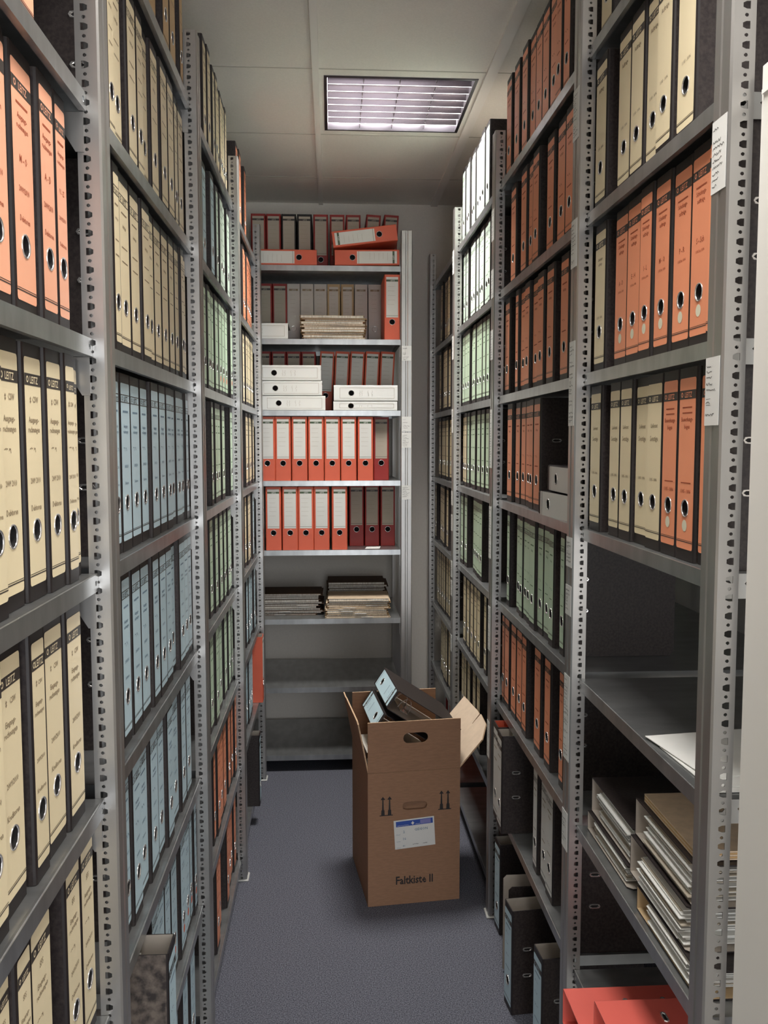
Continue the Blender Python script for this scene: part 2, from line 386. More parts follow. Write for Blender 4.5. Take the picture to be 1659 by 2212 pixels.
# ------------------------------------------------------------------ lever arch files
BH, BD = .318, .285
_C = {}
def cover_mesh(w, outer, inner='inside_grey', spine=None):
    k = ('cover', round(w,3), outer, inner)
    if k in _C: return _C[k]
    bm = bmesh.new(); t = .0026; c = .0045; h = w/2
    hz = .087; r = .0134
    f0 = lambda x, z: (x, 0, z); f1 = lambda x, z: (x, t, z)
    holed(bm, -h+c, h-c, 0, BH, 0, hz, circ(r), f0, 2, 20, wall=f1)
    holed(bm, -h+c, h-c, 0, BH, 0, hz, circ(r), f1, 1, 20)
    for s in (-1, 1):
        X = s*h
        quad(bm, [(s*(h-c),0,0),(X-s*c*.3,c*.3,0),(X-s*c*.3,c*.3,BH),(s*(h-c),0,BH)], 2)
        quad(bm, [(X-s*c*.3,c*.3,0),(X,c,0),(X,c,BH),(X-s*c*.3,c*.3,BH)], 2)
        # board with clipped fore-edge corners
        e = .010
        out = [(c,0),(BD-e,0),(BD,e),(BD,BH-e),(BD-e,BH),(c,BH)]
        a = [bm.verts.new((X, y, z)) for y, z in out]; b = [bm.verts.new((X-s*t, y, z)) for y, z in out]
        bm.faces.new(a).material_index = 0; bm.faces.new(b).material_index = 1
        for i in range(5): bm.faces.new([a[i],a[i+1],b[i+1],b[i]]).material_index = 3
        quad(bm, [(X-s*t,t,0),(X-s*t,c,0),(X-s*t,c,BH),(X-s*t,t,BH)], 1)
        quad(bm, [(X-s*t,t,0),(s*(h-c),t,0),(s*(h-c),t,BH),(X-s*t,t,BH)], 1)
        for z in (0, BH):
            bm.faces.new([bm.verts.new(p) for p in [(s*(h-c),0,z),(X-s*c*.3,c*.3,z),(X,c,z),(X-s*t,c,z),(X-s*t,t,z),(s*(h-c),t,z)]]).material_index = 3
    for z in (0, BH): quad(bm, [(-h+c,0,z),(h-c,0,z),(h-c,t,z),(-h+c,t,z)], 3)
    spine = spine or {'black_board': 'black_spine', 'marbled_board': 'black_spine'}.get(outer, outer)
    edge = 'black_spine' if outer in ('black_board', 'marbled_board') else outer
    _C[k] = mesh('file_cover', bm, [outer, inner, spine, edge]); return _C[k]
def ring_mesh():
    if 'ring' in _C: return _C['ring']
    bm = bmesh.new(); prof = [(.0150,-.0004),(.0149,-.0012),(.0143,-.0018),(.0134,-.0016),(.0129,-.0002)]
    n = 20; rows = [[bm.verts.new((r*math.cos(2*PI*i/n), y, .087+r*math.sin(2*PI*i/n))) for i in range(n)] for r, y in prof]
    for a, b in zip(rows, rows[1:]):
        for i in range(n): bm.faces.new([a[i], a[(i+1)%n], b[(i+1)%n], b[i]])
    shade_cup = [[bm.verts.new((.0128*math.cos(2*PI*i/n), y, .087+.0128*math.sin(2*PI*i/n))) for i in range(n)] for y in (.0004, .024)]  # closed dark sleeve added so the finger hole reads as shaded
    for i in range(n): bm.faces.new([shade_cup[0][i], shade_cup[0][(i+1)%n], shade_cup[1][(i+1)%n], shade_cup[1][i]]).material_index = 1
    bm.faces.new(shade_cup[1]).material_index = 1
    _C['ring'] = mesh('finger_ring', bm, ['chrome', 'hole_shade'], True); return _C['ring']
def eyelet_mesh():
    if 'ey' in _C: return _C['ey']
    bm = bmesh.new(); n = 16
    def loop(a, b, x):
        f = obround(a, b); return [bm.verts.new((x, f(2*PI*i/n)*math.cos(2*PI*i/n), f(2*PI*i/n)*math.sin(2*PI*i/n))) for i in range(n)]
    L = [loop(.0150,.0058,.0002), loop(.0142,.0052,.0022), loop(.0118,.0032,.0020), loop(.0112,.0026,.0005)]
    for a, b in zip(L, L[1:]):
        for i in range(n): bm.faces.new([a[i], a[(i+1)%n], b[(i+1)%n], b[i]]).material_index = 0
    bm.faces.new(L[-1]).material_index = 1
    _C['ey'] = mesh('eyelet', bm, ['chrome', 'hole_shade'], False); return _C['ey']
def paper_mesh(w):
    k = ('paper', round(w,3))
    if k in _C: return _C[k]
    bm = bmesh.new(); box(bm, (-w/2+.005, .048, .0035), (w/2-.012, .262, .300)); _C[k] = mesh('paper_block', bm, ['paper']); return _C[k]
def mech_mesh(w):
    k = ('mech', round(w,3))
    if k in _C: return _C[k]
    bm = bmesh.new(); x = w/2-.003
    box(bm, (x-.003,.075,.09), (x,.11,.23)); 
    for z in (.12, .20):
        n = 8
        for i in range(n):
            a0, a1 = PI*i/n, PI*(i+1)/n
            p = lambda a: (x-.004-.045*math.sin(a), .093-.024*math.cos(a))
            (xa, ya), (xb, yb) = p(a0), p(a1)
            prism(bm, [(xa,ya-.0014),(xb,yb-.0014),(xb,yb+.0014),(xa,ya+.0014)], z-.0014, z+.0014)
    box(bm, (x-.02,.11,.15), (x-.006,.20,.166))
    _C[k] = mesh('lever_mechanism', bm, ['chrome']); return _C[k]
INK = {'c': 'ink_soft', 't': 'ink_soft', 'o': 'ink_orange', 'p': 'ink_orange', 'b': 'ink_blue', 'g': 'ink_green', 'm': 'ink_green', 'w': 'ink_soft'}
def label_mesh(col, w, spec, seed=0):
    """full-height spine label; spec: tuple of (z, text, size) rows, dot colour, detail"""
    k = ('label', col, round(w,3), spec, seed)
    if k in _C: return _C[k]
    rng = random.Random(seed*13+5)
    lw = w-.0105; h = lw/2; bm = bmesh.new(); y = -.0005; y2 = -.0008
    z0, z1 = .019, .301; r = .004
    P = lambda x, z: (x, y, z)
    holed(bm, -h, h, z0+r, .16, 0, .087, circ(.0134), P, 0, 20)
    quad(bm, [P(-h,.16),P(h,.16),P(h,z1-r),P(-h,z1-r)], 0)
    for za, zb in ((z1-r, z1), (z0+r, z0)):
        s = 1 if zb > za else -1
        pts = [(-h,za),(h,za),(h-r*.3,za+s*r*.7),(h-r,zb),(-h+r,zb),(-h+r*.3,za+s*r*.7)]
        bm.faces.new([bm.verts.new(P(a,b)) for a, b in pts]).material_index = 0
    lines, dot, style = spec
    def bar(xa, xb, za, zb, mi, yy=y2): quad(bm, [(xa,yy,za),(xb,yy,za),(xb,yy,zb),(xa,yy,zb)], mi)
    bar(-h, h, .0305, .0320, 1); bar(-h, h, .0335, .0343, 1)
    if style == 'solid':
        bar(-h, h, .2665, .2810, 1); tm = 0
    else:
        bar(-h, h, .2795, .2810, 1); bar(-h, h, .2665, .2680, 1); bar(-h, -h+.0012, .268, .2795, 1); bar(h-.0012, h, .268, .2795, 1); tm = 1
    add_text(bm, 'LEITZ', .0125 if lw > .045 else .0085, .003, .2693, y2-.0002, tm, .95)
    # round maker's mark beside the word
    rr = .0042 if lw > .045 else .003; cx = -h*.68
    for i in range(10):
        a0, a1 = 2*PI*i/10, 2*PI*(i+.9)/10
        quad(bm, [(cx+rr*math.cos(a0),y2-.0002,.2738+rr*math.sin(a0)),(cx+rr*math.cos(a1),y2-.0002,.2738+rr*math.sin(a1)),(cx+rr*.55*math.cos(a1),y2-.0002,.2738+rr*.55*math.sin(a1)),(cx+rr*.55*math.cos(a0),y2-.0002,.2738+rr*.55*math.sin(a0))], tm)
    for (z, tx, sz) in lines:
        if tx == '~':     # small print
            bar(-h*.6, h*rng.uniform(.4,.7), z, z+sz*.35, 2)
        elif tx.startswith('~'):
            x = -h*.6
            for wd in range(int(tx[1:])):
                x2 = min(h*.8, x+rng.uniform(.006,.014)); squiggle(bm, x, x2, z+sz*.3, y2, sz*.7, 2, rng, .0011); x = x2+.004
        elif tx == '<>':
            for s in (0, 1):
                x = -h*.35; zc = z+s*sz*.6
                quad(bm, [(x,y2,zc-sz*.42),(x+sz*.42,y2,zc),(x,y2,zc+sz*.42),(x-sz*.42,y2,zc)], 2)
        else:
            add_text(bm, tx, sz*(1 if lw > .05 else .8), (h*.25 if tx == 'CSW' else 0), z, y2, 2, .86)
    if dot:
        cz = .058; n = 16
        bm.faces.new([bm.verts.new((.0098*math.cos(2*PI*i/n), y2-.0001, cz+.0098*math.sin(2*PI*i/n))) for i in range(n)]).material_index = 3
    _C[k] = mesh('spine_label', bm, ['label_'+LABCOL[col][0], 'band', INK[col], dot or 'dot_red']); return _C[k]
def short_label_mesh(w, plain='label_plain', band='band_green', top=.306, bottom=.109):
    k = ('short', round(w,3), plain, band, top, bottom)
    if k in _C: return _C[k]
    bm = bmesh.new(); h = (w-.019)/2; y = -.0005
    box(bm, (-h, y, bottom), (h, 0, top), 0)
    quad(bm, [(-h,y-.0002,top-.022),(h,y-.0002,top-.022),(h,y-.0002,top-.012),(-h,y-.0002,top-.012)], 1)
    quad(bm, [(-h,y-.0002,bottom+.008),(h,y-.0002,bottom+.008),(h,y-.0002,bottom+.0095),(-h,y-.0002,bottom+.0095)], 1)
    add_text(bm, 'LEITZ', .009, .002, top-.0202, y-.0004, 0, .95)
    rng = random.Random(int(w*1000))
    for i in range(5): quad(bm, [(-h*.75,y-.0002,.26-i*.022),(h*rng.uniform(.3,.75),y-.0002,.26-i*.022),(h*.3,y-.0002,.2606-i*.022),(-h*.75,y-.0002,.2606-i*.022)], 2)
    _C[k] = mesh('spine_label', bm, [plain, band, 'ink_soft']); return _C[k]
def arch_file(w, loc, rot, label, lab=None, outer='black_board', inner='inside_grey', sides=(), paper=True, mech=False, group='lever arch files on the racks', ring=True, name='lever_arch_file', mtx=None, lablabel=None):
    t = thing(name, label, 'file', loc, rot, group)
    if mtx is not None: t.matrix_world = mtx
    ob('cover', cover_mesh(w, outer, inner), t)
    if lab: ob('spine_label', lab, t)
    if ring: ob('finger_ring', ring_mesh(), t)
    if paper: ob('paper_block', paper_mesh(w), t)
    if mech: ob('lever_mechanism', mech_mesh(w), t)
    for s in sides:
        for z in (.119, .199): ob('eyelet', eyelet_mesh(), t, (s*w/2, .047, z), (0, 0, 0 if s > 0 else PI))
    return t
def spec_for(bay, lv, col, i, n):
    near = bay in ('L1', 'R1'); mid = bay in ('L2', 'R2')
    dot = None
    if bay == 'L1':
        if lv <= 3: L = ((.252,'~',.008),(.236,'Ausgangs-',.010),(.224,'rechnungen',.010),(.185,['S - T','P - R','M - O','A - D','U - Z'][i % 5],.013),(.150,'2009/2010',.010),(.115,'Debitoren',.010))
        elif lv == 4: L = ((.247,'<>',.006),(.246,'CSW',.011),(.221,'Ausgangs-',.0105),(.209,'rechnungen',.0105),(.184,'~2',.010),(.146,'2009 2010',.010),(.112,'Debitoren',.0105))
        elif lv == 5: L = ((.247,'<>',.006),(.246,'CSW',.010),(.221,'Eingangs-',.0105),(.209,'rechnungen',.0105),(.150,'2009/2010',.010),(.112,'Kreditoren',.0105))
        else: L = ((.245,'SFS',.012),(.221,'Ausgangs-' if i > 3 else 'Eingangs-',.0105),(.209,'rechnungen',.0105),(.178,'~2',.011),(.146,'2009/2010',.010),(.112,'Debitoren',.0105))
        return (L, None, 'solid')
    if bay == 'R1':
        if lv <= 2: return (((.245,'Aufträge',.012),(.125,'11/05 - 10/06',.008)), None, 'solid')
        if lv == 3:
            if col == 'c': return (((.240,'Schulungs-',.009),(.229,'aufträge',.009),(.115,'11/05 - 10/06',.008)), None, 'solid')
            return (((.252,'~',.007),(.240,'Schulungs-',.0105),(.228,'aufträge',.0105),(.165,['T - Z','S - Sch','P - R','M - O','I - L','E - H','A - D'][i % 7],.013),(.150,'11/05 bis 10/06',.0065)), 'dot_cream', 'solid')
        if col == 'c': return (((.222,'Lieferant',.011),(.198,'Sonstige',.0135),(.125,'11/05 - 10/06',.008)), None, 'solid')
        return (((.252,'~',.006),(.243,'~',.006),(.230,'Bewerbungs-',.0105),(.218,'bögen',.0105),(.128,'~',.005),(.112,'11/05 - 10/06',.009)), 'dot_cream', 'solid')
    if bay == 'L2':
        if col == 'b': return (((.249,'~',.010),(.222,'Ausgangs-',.009),(.212,'rechnungen',.009),(.180,'~2',.011),(.150,'2009/2010',.008),(.120,'Debitoren',.008)), 'dot_red' if lv >= 7 and i >= 3 else None, 'open')
        return (((.249,'~',.008),(.225,'Aufträge',.009),(.190,'~',.006),(.165,'~',.006)), None, 'open')
    if bay == 'R2':
        return (((.243,'~',.010),(.226,'Aufträge' if lv < 4 else 'Belege',.010),(.150,'~2',.010),(.125,'~',.008)), None, 'solid' if col == 'o' else 'open')
    if bay == 'L3' and lv == 3: dot = 'dot_red' if i >= 5 else None
    return (((.243,'~',.010),(.222,'~',.010),(.170,'~',.008),(.120,'~',.008)), dot, 'open')
ORD = ['first','second','third','fourth','fifth','sixth','seventh','eighth','ninth','tenth','eleventh','twelfth']
SHW = {1:'top shelf',2:'second shelf down',3:'third shelf down',4:'fourth shelf down',5:'fifth shelf down',6:'sixth shelf down',7:'seventh shelf down',8:'bottom shelf'}
COLW = {'c':'cream-spined','o':'orange-spined','b':'blue-spined','g':'green-spined','m':'mint-spined','w':'white-spined','p':'glare-washed orange-spined','t':'tan-spined'}
ROWS = [
  ('L1',2,[(1.167,0.062,'p')]),
  ('L1',3,[(0.977,0.056,'p'),(1.045,0.077,'p'),(1.137,0.080,'p'),(1.212,0.063,'p'),(1.275,0.054,'p')]),
  ('L1',4,[(0.990,0.056,'c'),(1.056,0.074,'c'),(1.137,0.071,'c'),(1.211,0.069,'c'),(1.272,0.051,'c'),(1.323,0.049,'c')]),
  ('L1',5,[(0.951,0.068,'c'),(1.026,0.079,'c'),(1.108,0.057,'c'),(1.185,0.080,'c'),(1.270,0.076,'c')]),
  ('L1',6,[(0.969,0.046,'c'),(1.019,0.052,'c'),(1.085,0.079,'c'),(1.236,0.073,'c'),(1.310,0.073,'c')]),
  ('L2',1,[(1.833,0.080,'t'),(1.964,0.080,'t'),(2.083,0.080,'t'),(2.200,0.080,'t'),(2.301,0.051,'t')]),
  ('L2',2,[(1.575,0.049,'c'),(1.633,0.065,'c'),(1.726,0.076,'c'),(1.799,0.062,'c'),(1.868,0.073,'c'),(1.945,0.078,'c'),(2.035,0.080,'c'),(2.122,0.080,'c'),(2.225,0.051,'c'),(2.289,0.075,'c')]),
  ('L2',3,[(1.574,0.048,'c'),(1.645,0.080,'c'),(1.735,0.080,'c'),(1.828,0.079,'c'),(1.902,0.066,'c'),(1.976,0.078,'c'),(2.055,0.079,'c'),(2.131,0.068,'c'),(2.197,0.061,'c'),(2.251,0.045,'c'),(2.301,0.052,'c')]),
  ('L2',4,[(1.572,0.046,'b'),(1.636,0.078,'b'),(1.719,0.080,'b'),(1.800,0.071,'b'),(1.882,0.080,'b'),(1.972,0.077,'b'),(2.048,0.073,'b'),(2.116,0.061,'b'),(2.187,0.080,'b'),(2.262,0.043,'b'),(2.306,0.043,'b')]),
  ('L2',5,[(1.603,0.069,'b'),(1.683,0.077,'b'),(1.762,0.079,'b'),(1.858,0.067,'b'),(1.930,0.075,'b'),(2.006,0.076,'b'),(2.083,0.075,'b'),(2.161,0.078,'b'),(2.232,0.062,'b'),(2.296,0.063,'b')]),
  ('L2',6,[(1.585,0.045,'b'),(1.646,0.075,'b'),(1.723,0.078,'b'),(1.806,0.080,'b'),(1.889,0.073,'b'),(1.965,0.076,'b'),(2.061,0.080,'b'),(2.150,0.071,'b'),(2.225,0.077,'b')]),
  ('L2',7,[(1.771,0.080,'b'),(1.862,0.075,'b'),(1.935,0.070,'b'),(2.024,0.080,'b'),(2.123,0.080,'b'),(2.203,0.073,'b'),(2.262,0.043,'b'),(2.306,0.043,'b')]),
  ('L2',8,[(1.974,0.080,'b'),(2.141,0.080,'b'),(2.249,0.080,'b')]),
  ('L3',1,[(2.733,0.068,'c'),(2.801,0.066,'c'),(2.869,0.067,'c'),(2.943,0.055,'c'),(3.000,0.055,'c'),(3.085,0.069,'c'),(3.154,0.049,'c'),(3.203,0.047,'c'),(3.251,0.048,'c'),(3.302,0.051,'c')]),
  ('L3',2,[(2.728,0.080,'b'),(2.845,0.080,'b'),(2.976,0.054,'m'),(3.079,0.080,'m'),(3.163,0.080,'m'),(3.287,0.080,'m')]),
  ('L3',3,[(2.696,0.056,'g'),(2.765,0.059,'g'),(2.822,0.052,'g'),(2.877,0.056,'g'),(2.953,0.080,'g'),(3.034,0.079,'g'),(3.114,0.079,'g'),(3.208,0.080,'g'),(3.290,0.070,'g')]),
  ('L3',4,[(2.763,0.047,'g'),(2.817,0.058,'g'),(2.877,0.059,'g'),(2.957,0.080,'g'),(3.066,0.080,'g'),(3.287,0.080,'g')]),
  ('L3',5,[(2.771,0.072,'g'),(2.859,0.070,'g'),(2.965,0.080,'g'),(3.046,0.048,'g'),(3.107,0.055,'g'),(3.178,0.071,'g'),(3.253,0.048,'g'),(3.303,0.048,'g')]),
  ('L3',6,[(2.727,0.080,'g'),(2.817,0.080,'g'),(2.956,0.080,'g'),(3.102,0.080,'g'),(3.219,0.080,'g'),(3.310,0.034,'g')]),
  ('L3',7,[(2.711,0.051,'o'),(2.794,0.080,'o'),(2.883,0.080,'o'),(2.967,0.080,'o'),(3.133,0.080,'o'),(3.231,0.063,'o'),(3.295,0.063,'o')]),
  ('L3',8,[(2.728,0.080,'o'),(2.824,0.080,'o'),(3.000,0.069,'o'),(3.122,0.071,'o'),(3.189,0.060,'o'),(3.255,0.070,'o')]),
  ('L4',1,[(3.665,0.080,'o'),(3.762,0.080,'o'),(3.990,0.080,'o')]),
  ('L4',2,[(3.850,0.076,'o'),(3.928,0.076,'o'),(4.005,0.076,'o'),(4.083,0.076,'o'),(4.160,0.076,'o'),(4.237,0.076,'o')]),
  ('L4',3,[(3.860,0.076,'c'),(3.938,0.076,'c'),(4.015,0.076,'c'),(4.093,0.076,'c'),(4.170,0.076,'c'),(4.247,0.076,'c')]),
  ('L4',4,[(3.870,0.076,'c'),(3.948,0.076,'c'),(4.025,0.076,'c'),(4.103,0.076,'c'),(4.180,0.076,'c'),(4.258,0.076,'c')]),
  ('L4',5,[(3.880,0.076,'c'),(3.958,0.076,'c'),(4.035,0.076,'c'),(4.180,0.076,'b')]),
  ('L4',6,[(3.870,0.076,'b'),(3.948,0.076,'b'),(4.025,0.076,'b'),(4.103,0.076,'b'),(4.180,0.076,'b')]),
  ('L4',7,[(3.840,0.076,'b'),(3.917,0.076,'b'),(3.995,0.076,'b'),(4.072,0.076,'b')]),
  ('R1',1,[(1.942,0.080,'c')]),
  ('R1',2,[(1.493,0.080,'c'),(1.577,0.075,'c'),(1.652,0.073,'c'),(1.727,0.075,'c'),(1.806,0.080,'c'),(1.942,0.080,'c')]),
  ('R1',3,[(1.339,0.079,'o'),(1.419,0.078,'o'),(1.498,0.079,'o'),(1.578,0.075,'o'),(1.650,0.067,'o'),(1.729,0.080,'o'),(1.811,0.080,'o'),(1.942,0.080,'c')]),
  ('R1',4,[(1.356,0.079,'o'),(1.436,0.077,'o'),(1.511,0.072,'o'),(1.588,0.079,'c'),(1.669,0.077,'c'),(1.746,0.074,'c'),(1.819,0.071,'c'),(1.942,0.080,'c')]),
  ('R2',1,[(2.254,0.066,'o'),(2.319,0.062,'o'),(2.389,0.075,'o'),(2.480,0.080,'o'),(2.562,0.080,'o'),(2.644,0.076,'o'),(2.722,0.079,'o'),(2.843,0.080,'o'),(2.957,0.080,'o')]),
  ('R2',2,[(2.214,0.080,'o'),(2.304,0.080,'o'),(2.421,0.080,'o'),(2.553,0.080,'o'),(2.643,0.057,'o'),(2.719,0.080,'o'),(2.894,0.080,'o')]),
  ('R2',3,[(2.246,0.080,'o'),(2.379,0.080,'o'),(2.489,0.080,'o'),(2.572,0.077,'o'),(2.650,0.071,'o'),(2.725,0.076,'o'),(2.789,0.049,'o'),(2.959,0.076,'o')]),
  ('R2',4,[(2.497,0.080,'o'),(2.572,0.059,'o'),(2.641,0.075,'o'),(2.718,0.069,'o'),(2.789,0.072,'o'),(2.886,0.080,'o')]),
  ('R2',5,[(2.213,0.048,'g'),(2.314,0.056,'g'),(2.390,0.070,'g'),(2.463,0.073,'g'),(2.537,0.074,'g'),(2.609,0.042,'g'),(2.657,0.052,'g'),(2.710,0.052,'g'),(2.773,0.057,'g'),(2.902,0.048,'g')]),
  ('R2',6,[(2.213,0.048,'o'),(2.350,0.070,'o'),(2.470,0.080,'o'),(2.627,0.066,'o'),(2.721,0.079,'o'),(2.801,0.079,'o'),(2.910,0.078,'o'),(2.974,0.046,'o')]),
  ('R2',7,[(2.085,0.070,'w'),(2.312,0.080,'w'),(2.390,0.072,'w'),(2.472,0.056,'w')]),
  ('R3',1,[(3.369,0.080,'m'),(3.452,0.078,'m'),(3.534,0.078,'m'),(3.609,0.070,'m'),(3.680,0.068,'m'),(3.742,0.053,'m'),(3.796,0.053,'m'),(3.858,0.068,'m'),(3.937,0.080,'m')]),
  ('R3',2,[(3.311,0.048,'m'),(3.380,0.080,'m'),(3.459,0.075,'m'),(3.528,0.061,'m'),(3.590,0.060,'m'),(3.654,0.065,'m'),(3.722,0.070,'m'),(3.877,0.066,'m'),(3.944,0.066,'m')]),
  ('R3',3,[(3.337,0.070,'g'),(3.408,0.070,'g'),(3.479,0.070,'g'),(3.550,0.070,'g'),(3.623,0.070,'g'),(3.699,0.074,'g'),(3.777,0.073,'g'),(3.851,0.073,'g'),(3.930,0.074,'g')]),
  ('R3',4,[(3.343,0.076,'g'),(3.419,0.074,'g'),(3.513,0.080,'g'),(3.621,0.080,'g'),(3.712,0.080,'g'),(3.795,0.064,'g'),(3.859,0.061,'c'),(3.911,0.041,'c'),(3.955,0.044,'c')]),
  ('R3',5,[(3.429,0.068,'g'),(3.498,0.067,'g'),(3.567,0.070,'g'),(3.638,0.068,'g'),(3.827,0.080,'g'),(3.937,0.080,'g')]),
  ('R3',6,[(3.340,0.057,'c'),(3.470,0.080,'c'),(3.562,0.072,'c'),(3.638,0.079,'c'),(3.737,0.080,'c'),(3.848,0.080,'c')]),
  ('R3',7,[(3.474,0.080,'c'),(3.617,0.080,'c'),(3.755,0.080,'c'),(3.853,0.065,'c'),(3.937,0.080,'c')]),
  ('R4',2,[(4.410,0.076,'c'),(4.487,0.076,'c'),(4.565,0.076,'c'),(4.700,0.076,'c')]),
  ('R4',3,[(4.420,0.076,'c'),(4.497,0.076,'c'),(4.575,0.076,'c'),(4.652,0.076,'c'),(4.730,0.076,'c'),(4.808,0.076,'c')]),
  ('R4',4,[(4.370,0.076,'c'),(4.447,0.076,'c'),(4.525,0.076,'c'),(4.603,0.076,'c'),(4.680,0.076,'c'),(4.758,0.076,'c'),(4.835,0.076,'c')]),
  ('R4',5,[(4.420,0.076,'c'),(4.497,0.076,'c'),(4.575,0.076,'c'),(4.652,0.076,'c'),(4.730,0.076,'c'),(4.920,0.076,'c')]),
  ('R4',6,[(4.400,0.076,'c'),(4.478,0.076,'c'),(4.555,0.076,'c'),(4.633,0.076,'c'),(4.710,0.076,'c'),(4.788,0.076,'c'),(4.865,0.076,'c')]),
  ('R4',7,[(4.380,0.076,'c'),(4.457,0.076,'c'),(4.535,0.076,'c'),(4.612,0.076,'c'),(4.690,0.076,'c')]),
]
LEAN = {('R4',2,3): .10}
FWD = {('L3',3):.004, ('R2',5):.0}
for bay, lv, row in ROWS:
    side = BAYS[bay][0]; th = PI/2 if side < 0 else -PI/2
    rng = random.Random(ord(bay[0])*7+int(bay[1])*31+lv)
    base = -.3655 if side < 0 else .5875
    row = [[a, min(.080, max(.046, round(b/.002)*.002)), c] for a, b, c in row]
    hi = BAYS[bay][2]-.0062
    for e in reversed(row):                       # no two files share space
        e[0] = min(e[0], hi-e[1]/2); hi = e[0]-e[1]/2-.0015
    for i, (yc, wd, col) in enumerate(row):
        inset = rng.uniform(-.004, .007)
        if (bay, lv) == ('L3', 3) and i == len(row)-1: inset = -.008
        x = base-inset if side < 0 else base+inset
        roll = LEAN.get((bay, lv, i), 0.0)
        yaw = rng.uniform(-.002, .002)
        gap = i == 0 or (yc-wd/2)-(row[i-1][0]+row[i-1][1]/2) > .015
        sides = ((-1 if side < 0 else 1),) if gap and (bay[1] in '12' or side > 0) else ()
        lab = label_mesh(col, wd, spec_for(bay, lv, col, i, len(row)))
        text = '%s black lever arch file, %s from camera, %s, %s %s rack' % (COLW[col], ORD[i], SHW[lv], RACKW[bay[1]], 'left' if side < 0 else 'right')
        z = LV[lv]+.0006+abs(math.sin(roll))*wd/2
        arch_file(wd, (x, yc, z), (0, roll, th+yaw), text, lab, sides=sides)
# --- files on the end rack
YE = 4.449
def endfile(x, y, lv, w, outer, lab, text, roll=0, z=None, rot=None, **k):
    zz = (LV[lv] if z is None else z)+.0008+abs(math.sin(roll))*w/2
    return arch_file(w, (x, y, zz), rot or (0, roll, 0), text, lab, outer=outer, group='lever arch files on the end rack', **k)
SL = short_label_mesh(.078, 'label_plain'); SO = short_label_mesh(.078, 'label_old', 'band'); SG = short_label_mesh(.066, 'grey_cover', 'ink_soft', .304, .03)
r1 = [(-.370,'dark_red_cover'),(-.291,'dark_red_cover'),(-.212,'black_board'),(-.130,'black_board'),(-.046,'dark_red_cover'),(.040,'dark_red_cover'),(.124,'dark_red_cover'),(.212,'dark_red_cover'),(.306,'dark_red_cover')]
cnt = 0
for i, (x, c_) in enumerate(r1):
    endfile(x, 4.752, 1, .076, c_, SO, '%s file with greyed label, %s from left, back row, top shelf, end rack' % ('black' if c_ == 'black_board' else 'dark red', ORD[i]), roll=(.06 if i >= 7 else 0))
r2 = [(-.340,'dark_red_cover'),(-.262,'dark_red_cover'),(-.190,'grey_cover'),(-.120,'grey_cover'),(-.050,'grey_cover'),(.020,'tan_cover'),(.092,'tan_cover'),(.164,'grey_cover'),(.236,'grey_cover')]
for i, (x, c_) in enumerate(r2):
    red = c_ == 'dark_red_cover'
    endfile(x, 4.750, 2, .076 if red else .068, c_, SO if red else SG, '%s file, %s from left, back row, second shelf down, end rack' % ({'dark_red_cover':'dark red','grey_cover':'pale grey','tan_cover':'tan'}[c_], ORD[i]))
r3 = [-.350,-.270,-.192,-.114,-.008,.072,.152,.232,.312]
for i, x in enumerate(r3):
    endfile(x-.022 if i > 3 else x, 4.752, 3, .076, 'red_cover' if i > 3 else 'dark_red_cover', SL if i > 3 else SO, '%s file with white label, %s from left, third shelf down, end rack' % ('leaning red' if i > 3 else 'dark red', ORD[i]), roll=(.05 if i > 3 else 0))
for i, x in enumerate([-.315,-.237,-.155,-.073,.008,.090,.174,.256]):
    dk = i == 7
    endfile(x, YE+.012+(.05 if dk else 0), 4, .078, 'dark_red_cover' if dk else 'red_cover', SO if dk else SL, '%s file with white label, %s from left, fourth shelf down, end rack' % ('dark red' if dk else 'orange-red', ORD[i]))
for i, x in enumerate([-.288,-.205,-.126,-.047,.043]):
    endfile(x, YE+.012, 5, .078, 'red_cover', SL, 'orange-red file with white label, %s from left, fifth shelf down, end rack' % ORD[i])
for i, x in enumerate([.133,.214,.296]):
    endfile(x, YE+.17, 5, .076, 'dark_red_cover', SO, 'dark red file pushed back, %s from right, fifth shelf down, end rack' % ORD[2-i])
bm = bmesh.new(); quad(bm, [(0,0,0),(.075,.005,0),(.085,.07,.004),(.012,.066,.003)]); bmesh.ops.solidify(bm, geom=bm.faces[:], thickness=.0006)
tag(ob('paper_slip', mesh('paper_slip', bm, ['sheet']), None, (.17, 4.475, LV[5]+.002)), 'small white paper slip lying before the dark red files on the end rack', 'paper')
# lying files: spine to the aisle, length along x; label reads sideways
def lying(cx, y, z, w, outer, lab, text, flip=1, tilt=0.0, yaw=0.0, group='lever arch files on the end rack', **k):
    # local z -> +x*flip, local x -> -z*flip, local y -> +y
    m = Matrix(((0, 0, flip), (0, 1, 0), (-flip, 0, 0))).to_4x4()
    R_ = Matrix.Rotation(yaw, 4, 'Z') @ Matrix.Rotation(tilt, 4, 'Y') @ m
    c = R_ @ Vector((0, 0, BH/2))
    mt = Matrix.Translation(Vector((cx, y, z+w/2))-c) @ R_
    return arch_file(w, (0,0,0), (0,0,0), text, lab, outer=outer, group=group, mtx=mt, **k)
z1 = LV[1]
lying(-.222, YE+.006, z1+.001, .076, 'red_cover', SL, 'orange-red file lying flat at the left end of the top shelf, end rack', flip=-1, paper=True)
lying(.184, YE+.004, z1+.004, .076, 'red_cover', SL, 'orange-red file lying flat, lower of two at the right of the top shelf', flip=1, tilt=-.015)
lying(.172, YE-.004, z1+.105, .078, 'red_cover', SL, 'orange-red file lying tilted on another file, top shelf of the end rack', flip=-1, tilt=-.125)
endfile(.308, YE+.012, 2, .078, 'red_cover', SL, 'orange-red lever arch file standing at the right of the second shelf, end rack')
